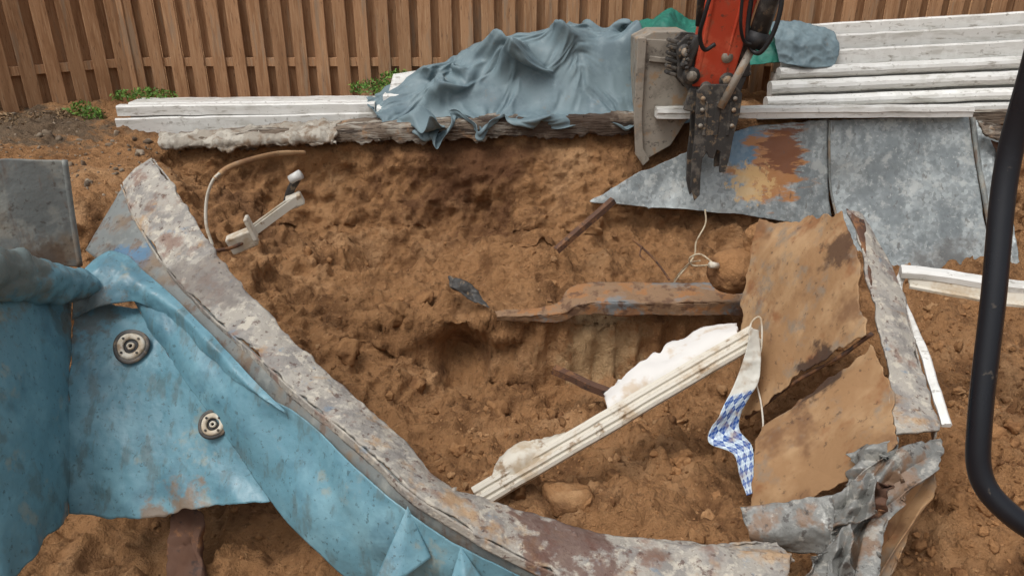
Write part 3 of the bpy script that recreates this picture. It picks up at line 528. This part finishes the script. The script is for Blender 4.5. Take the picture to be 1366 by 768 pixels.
# ---------------------------------------------------------------- fence
fn=empty('wooden_fence')
B=[];x=-4.10
while x<7.5:
    B.append(((x,8.47,1.1+random.uniform(-.01,.01)),(.138,.02,1.95),(0,random.uniform(-.008,.008),random.uniform(-.03,.03))))
    B.append(((x+.113,8.555,1.1),(.138,.02,1.95),(0,random.uniform(-.004,.004),0)))
    x+=.226
boxes('boards',B,m_fence,fn,bevel=.003)
boxes('rails',[((1.7,8.512,.62),(11.8,.06,.09)),((1.7,8.512,1.75),(11.8,.06,.09))],m_fence,fn,bevel=.003)
boxes('posts',[((xx,8.66,1.0),(.1,.1,2.2)) for xx in np.arange(-4.1,7.6,2.4)],m_fence,fn,bevel=.004)
fl=empty('wooden_fence')
dx,dy=-.765,-.644; ang=math.atan2(dy,dx); B=[]; s=.08; nx,ny=-dy,dx
while s<4.2:
    px_,py_=-4.16+dx*s,8.47+dy*s
    B.append(((px_,py_,1.1),(.138,.02,1.95),(0,0,ang)))
    B.append(((px_+dx*.113-nx*.085,py_+dy*.113-ny*.085,1.1),(.138,.02,1.95),(0,0,ang)))
    s+=.226
boxes('boards',B,m_fence,fl,bevel=.003)
boxes('rails',[((-4.16+dx*2.1-nx*.042,8.47+dy*2.1-ny*.042,zz),(4.2,.06,.09),(0,0,ang)) for zz in (.62,1.75)],m_fence,fl,bevel=.003)
boxes('corner_post',[((-4.17,8.49,1.1),(.1,.1,2.1))],m_fence,fn,bevel=.004)

# ---------------------------------------------------------------- tarp (cloth)
def moundz(x,y):
    H=np.interp(x,[-1.5,-1.2,-.9,-.3,.05,.6,1.1,1.38,1.7],[.18,.46,.60,.72,.98,1.0,.98,.7,.25])
    f=sstep(7.38,7.92,y)*sstep(8.5,8.32,y)
    return .15+(H-.15)*f
mx_,my_=np.meshgrid(np.linspace(-1.6,1.8,50),np.linspace(7.35,8.5,26))
mg=np.stack([mx_,my_,moundz(mx_,my_)+.14*fbm(np.stack([mx_,my_,0*mx_],-1),2.2,3,70)],-1)
tp=empty('crumpled_tarp')
mound=mkmesh('bundled_tarp_core',mg.reshape(-1,3),gridF(26,50),m_tarp,tp)
def cloth(name,nx_,ny_,x0,x1,y0,y1,z0,waves,amp,mat,seed,frames,parent):
    u,v=np.meshgrid(np.linspace(0,1,nx_),np.linspace(0,1,ny_))
    ph=2.6*vn(np.stack([u*2.2,v*2.0,0*u],-1),seed)
    x=x0+(x1-x0)*u+.12*vn(np.stack([u*4,v*3,0*u+3],-1),seed)
    y=y0+(y1-y0)*v+.05*np.sin(u*waves*4+ph)
    z=z0+amp*np.sin(u*waves*2*math.pi+ph+v*3)+.10*np.sin(v*4.3*math.pi+ph*1.3+u*5)+moundz(x,y)
    ob=mkmesh(name,np.stack([x,y,z],-1).reshape(-1,3),gridF(ny_,nx_),mat,parent)
    try:
        col=mound
        if len(col.modifiers)==0:
            col.modifiers.new('c','COLLISION'); col.collision.thickness_outer=.015; col.collision.cloth_friction=40
        c=ob.modifiers.new('cloth','CLOTH'); st_=c.settings; st_.quality=5; st_.mass=.5; st_.tension_stiffness=14; st_.compression_stiffness=14; st_.shear_stiffness=6; st_.bending_stiffness=.5; st_.air_damping=1
        c.collision_settings.distance_min=.012; c.collision_settings.use_self_collision=True; c.collision_settings.self_distance_min=.016; c.collision_settings.self_friction=8
        c.point_cache.frame_start=1; c.point_cache.frame_end=frames
        for f in range(1,frames+1): scn.frame_set(f)
        dg=bpy.context.evaluated_depsgraph_get(); me=bpy.data.meshes.new_from_object(ob.evaluated_get(dg)); 
        ob.modifiers.clear(); ob.data=me
        scn.frame_set(1)
    except Exception as e: print('cloth fail',e)
    sm=ob.modifiers.new('sm','SMOOTH'); sm.iterations=2; sm.factor=.5
    s=ob.modifiers.new('s','SUBSURF'); s.levels=1; s.render_levels=1
    t=ob.modifiers.new('t','SOLIDIFY'); t.thickness=.004
    return ob
cloth('tarp_sheet',104,52,-1.24,1.46,7.34,8.40,.20,4.2,.19,m_tarp,5,42,tp)
def gf(v,u,G): return .035*np.sin(u*26+3*v+2*fbm(G,3,2,8))
gt=empty('green_tarp')
patch('sheet',[[(110,830,98),(150,832,112),(190,832,108),(240,830,104),(300,826,100),(318,822,88)],[(108,818,96),(150,815,106),(190,812,100),(240,812,96),(292,812,92),(316,815,80)],[(125,795,84),(150,796,92),(190,796,86),(240,800,80),(290,802,78),(310,805,72)],[(135,785,60),(155,784,60),(190,786,62),(240,790,66),(285,795,66),(305,798,66)]],200,60,m_green,gt,amp=.05,freq=4,thick=.004,seed=71,fold=gf,ridge=True)
patch('grey_fold',[[(262,808,106),(290,805,106),(325,800,96)],[(260,785,94),(290,782,92),(328,785,82)],[(266,772,72),(292,770,66),(322,775,66)]],70,50,m_tarp,gt,amp=.05,freq=4,thick=.004,seed=72,ridge=True)

# ---------------------------------------------------------------- excavator arm
ex=empty('excavator')
bprof=[(1.16,.98),(1.18,.60),(1.20,.28),(1.22,-.02),(1.28,-.16),(1.31,-.15),(1.30,.02),(1.29,.3),(1.27,.60),(1.26,.90),(1.72,.93),(1.74,.99),(1.60,1.05),(1.30,1.05)]
prism('bucket_shell',bprof,7.24,7.70,m_bucket,ex,bevel=.01)
side=[(1.20,.99),(1.21,.30),(1.25,-.06),(1.31,-.14),(1.54,.0),(1.68,.26),(1.78,.58),(1.78,.96)]
prism('bucket_side',side,7.215,7.24,m_bucket,ex,bevel=.008); prism('bucket_side_far',side,7.70,7.74,m_bucket,ex,bevel=.008)
prism('bucket_rim',[(1.15,1.0),(1.16,.3),(1.20,-.08),(1.28,-.19),(1.34,-.13),(1.27,-.02),(1.235,.3),(1.23,1.0)],7.17,7.213,m_bucket,ex,bevel=.006)
boxes('bucket_gusset',[((1.42,7.20,.80),(.30,.03,.05),(0,.1,0))],m_bucket,ex,bevel=.006)
cpp=[(1.44,.98),(1.52,1.06),(1.84,1.04),(1.98,.84),(1.97,.62),(1.78,.56),(1.58,.58),(1.47,.70)]
prism('coupler_plate',cpp,6.82,6.87,m_dark,ex,bevel=.008)
prism('coupler_plate',cpp,7.08,7.12,m_dark,ex,bevel=.008)
for k,(x_,z_,r_) in enumerate([(1.51,.92,.065),(1.58,.72,.075),(1.87,.88,.085),(1.90,.68,.07),(1.72,.62,.05)]):
    cyl('pivot_pin',(x_,6.78,z_),(x_,7.2,z_),r_,m_dark,ex,24); cyl('pin_head',(x_,6.76,z_),(x_,6.78,z_),r_*.6,m_bucket,ex,16)
boxes('coupler_teeth',[((1.42,6.93,1.0-.055*i),(.10,.1,.034),(0,.3,0)) for i in range(6)]+[((1.64,6.82,.50),(.16,.05,.2),(0,.2,0)),((1.82,6.84,.50),(.1,.05,.22),(0,-.2,0)),((2.0,6.9,.60),(.08,.2,.24),(0,.3,0))],m_dark,ex,bevel=.01,seg=2)
th1=[(1.57,.60),(1.62,.66),(1.86,.66),(1.93,.58),(1.93,.40),(1.90,.20),(1.89,.02),(1.87,-.12),(1.82,-.13),(1.81,.06),(1.78,.08),(1.76,.0),(1.72,.01),(1.70,.06),(1.67,.0),(1.67,-.16),(1.68,-.34),(1.64,-.40),(1.60,-.26),(1.585,.0),(1.59,.20),(1.58,.40)]
th1=[(1.62+(a-1.57)*1.12,c) for a,c in th1]
prism('thumb_plate',th1,6.70,6.735,m_dark,ex,bevel=.008); prism('thumb_plate',th1,6.90,6.935,m_dark,ex,bevel=.008)
boxes('thumb_cross_bars',[((1.82,6.82,.45),(.29,.2,.04)),((1.82,6.82,.25),(.27,.2,.04),(0,.1,0)),((1.72,6.82,.04),(.06,.2,.06)),((1.94,6.82,.06),(.05,.2,.06)),((1.82,6.695,.36),(.05,.012,.3)),((1.72,6.695,.36),(.03,.012,.3)),((1.93,6.695,.36),(.03,.012,.3))],m_dark,ex,bevel=.006)
for z_ in (.54,.44,.30): cyl('bolt',(1.68,6.68,z_),(1.68,6.70,z_),.02,m_bucket,ex,8); cyl('bolt',(1.96,6.68,z_),(1.96,6.70,z_),.02,m_bucket,ex,8)
def taper(name,a,b,w0,d0,w1,d1,mat):
    a=np.array(a,float);b=np.array(b,float);V=[]
    T=(b-a)/np.linalg.norm(b-a);S=np.cross(T,(0,1.,0));S/=np.linalg.norm(S);D=np.cross(T,S)
    for C,w,d_ in((a,w0,d0),(b,w1,d1)):
        for i,j in((-1,-1),(1,-1),(1,1),(-1,1)): V.append(C+S*i*w/2+D*j*d_/2)
    ob=mkmesh(name,V,[(0,1,2,3),(7,6,5,4),(0,4,5,1),(1,5,6,2),(2,6,7,3),(3,7,4,0)],mat,ex,smooth=False)
    m=ob.modifiers.new('b','BEVEL');m.width=.015;m.segments=3
    bm=bmesh.new(); bm.from_mesh(ob.data); bmesh.ops.recalc_face_normals(bm,faces=bm.faces); bm.to_mesh(ob.data); bm.free(); return ob
taper('stick',(1.77,6.90,.62),(1.88,6.72,1.9),.34,.18,.50,.24,m_red); taper('stick_upper',(1.88,6.72,1.9),(2.0,6.4,3.0),.50,.24,.5,.26,m_red)
taper('stick_side_rib',(1.64,6.80,.76),(1.70,6.58,1.9),.04,.03,.04,.03,m_red); taper('stick_side_rib',(1.86,6.80,.76),(1.98,6.58,1.9),.03,.03,.03,.03,m_red)
taper('boom',(2.0,6.4,2.95),(2.9,3.4,3.4),.22,.34,.26,.42,m_red); taper('boom_lower',(2.9,3.4,3.4),(3.4,-.4,1.4),.26,.42,.3,.4,m_red)
cyl('thumb_cylinder',(2.24,6.60,1.9),(2.07,6.66,1.02),.08,m_dark,ex); cyl('cylinder_gland',(2.085,6.655,1.10),(2.055,6.665,.97),.092,m_rub,ex)
cyl('cylinder_rod',(2.06,6.66,1.0),(1.84,6.69,.46),.034,m_bucket,ex); cyl('bucket_cylinder',(1.56,6.62,1.9),(1.62,6.80,1.14),.045,m_dark,ex)
tube('hose',[(212,650,190),(218,648,140),(216,650,112),(208,656,94),(200,664,102),(198,664,130),(200,656,190)],.02,m_rub,ex,n=60)
tube('hose',[(164,652,190),(162,650,150),(158,652,125),(157,658,108),(163,662,96),(172,664,100)],.018,m_rub,ex,n=60)
tube('hose',[(186,645,190),(186,648,150),(188,652,120),(194,658,104),(202,660,100)],.014,m_rub,ex,n=60)
boxes('link_arm',[((2.02,6.82,.90),(.10,.06,.40),(0,-.25,0)),((1.56,6.78,.92),(.09,.05,.30),(0,.4,0)),((2.02,7.06,.90),(.10,.06,.40),(0,-.25,0))],m_dark,ex,bevel=.03,seg=3)
boxes('chain_links',[((1.51+.012*(i%2),6.74,1.04-.035*i),(.03,.03,.03),(.3*i,.5*i,0)) for i in range(8)],m_dark,ex,bevel=.006)
gr=empty('grab_rail')
tube('rail_tube',[(60,87,190),(58,86,168),(57.6,85.5,158),(57.4,85,147),(56.6,80,133),(55.6,75,119.5),(56,72.5,113),(59,70,109.5),(64,68,107),(72,66,104)],.0134,m_rail,gr,n=90,seg=24)

# ---------------------------------------------------------------- weeds
def weeds(name,c,n,spread,h,leaf,mat):
    V=[];F=[];Rr=[]
    for i in range(n):
        a=rng.uniform(0,6.28);r=spread*rng.random()**.5; x=c[0]+r*math.cos(a); y=c[1]+r*math.sin(a)*.6; z=c[2]+h*rng.random()*(1-.5*r/spread)
        d=rng.normal(0,1,3); d/=np.linalg.norm(d); e=np.cross(d,rng.normal(0,1,3)); e/=np.linalg.norm(e); l=leaf*rng.uniform(.5,1.3)
        p=np.array((x,y,z)); b=len(V); V+=[p-d*l,p+e*l*.4,p+d*l,p-e*l*.4]; F.append((b,b+1,b+2,b+3)); Rr+=[rng.random()]*4
    return mkmesh(name,V,F,mat,None,smooth=False,rnd=Rr)
weeds('weed_clump',(-1.45,8.15,.36),500,.28,.16,.022,m_leaf); weeds('weed_clump',(-1.2,8.2,.48),300,.2,.12,.022,m_leaf); weeds('weed_clump',(-3.9,8.1,.30),500,.35,.12,.022,m_leaf); weeds('weed_clump',(-4.4,7.75,.12),700,.22,.24,.022,m_leaf)
weeds('dry_weeds',(-4.75,7.5,.15),700,.35,.14,.022,m_dry); weeds('dry_weeds',(-5.0,7.2,.18),700,.4,.16,.025,m_dry); weeds('shrub_stump',(-4.55,7.6,.14),800,.12,.16,.018,m_dry)

# ---------------------------------------------------------------- world, sun, camera
SE,SR=62,225
w=bpy.data.worlds.new('World'); scn.world=w; w.use_nodes=True; nt=w.node_tree; bg=nt.nodes['Background']
sky=nt.nodes.new('ShaderNodeTexSky'); sky.sky_type='NISHITA'; sky.sun_disc=False; sky.sun_elevation=math.radians(SE); sky.sun_rotation=math.radians(SR); sky.dust_density=5; sky.air_density=1.5
hs=nt.nodes.new('ShaderNodeHueSaturation'); hs.inputs['Saturation'].default_value=.25; nt.links.new(sky.outputs[0],hs.inputs['Color']); nt.links.new(hs.outputs[0],bg.inputs[0]); bg.inputs[1].default_value=.145
sl=bpy.data.lights.new('sun','SUN'); sl.energy=1.3; sl.angle=math.radians(22); sl.color=(1,.98,.95); so=link(bpy.data.objects.new('sun',sl))
az=math.radians(SR); el=math.radians(SE)
dirv=Vector((math.sin(az)*math.cos(el),math.cos(az)*math.cos(el),math.sin(el)))
so.rotation_euler=dirv.to_track_quat('Z','Y').to_euler()
cam=bpy.data.cameras.new('camera'); cam.lens=26.35; cam.sensor_width=36; cam.clip_start=.05; cam.clip_end=500
co=link(bpy.data.objects.new('camera',cam)); co.location=(0,0,1.7); co.rotation_euler=(math.radians(66),0,0); scn.camera=co
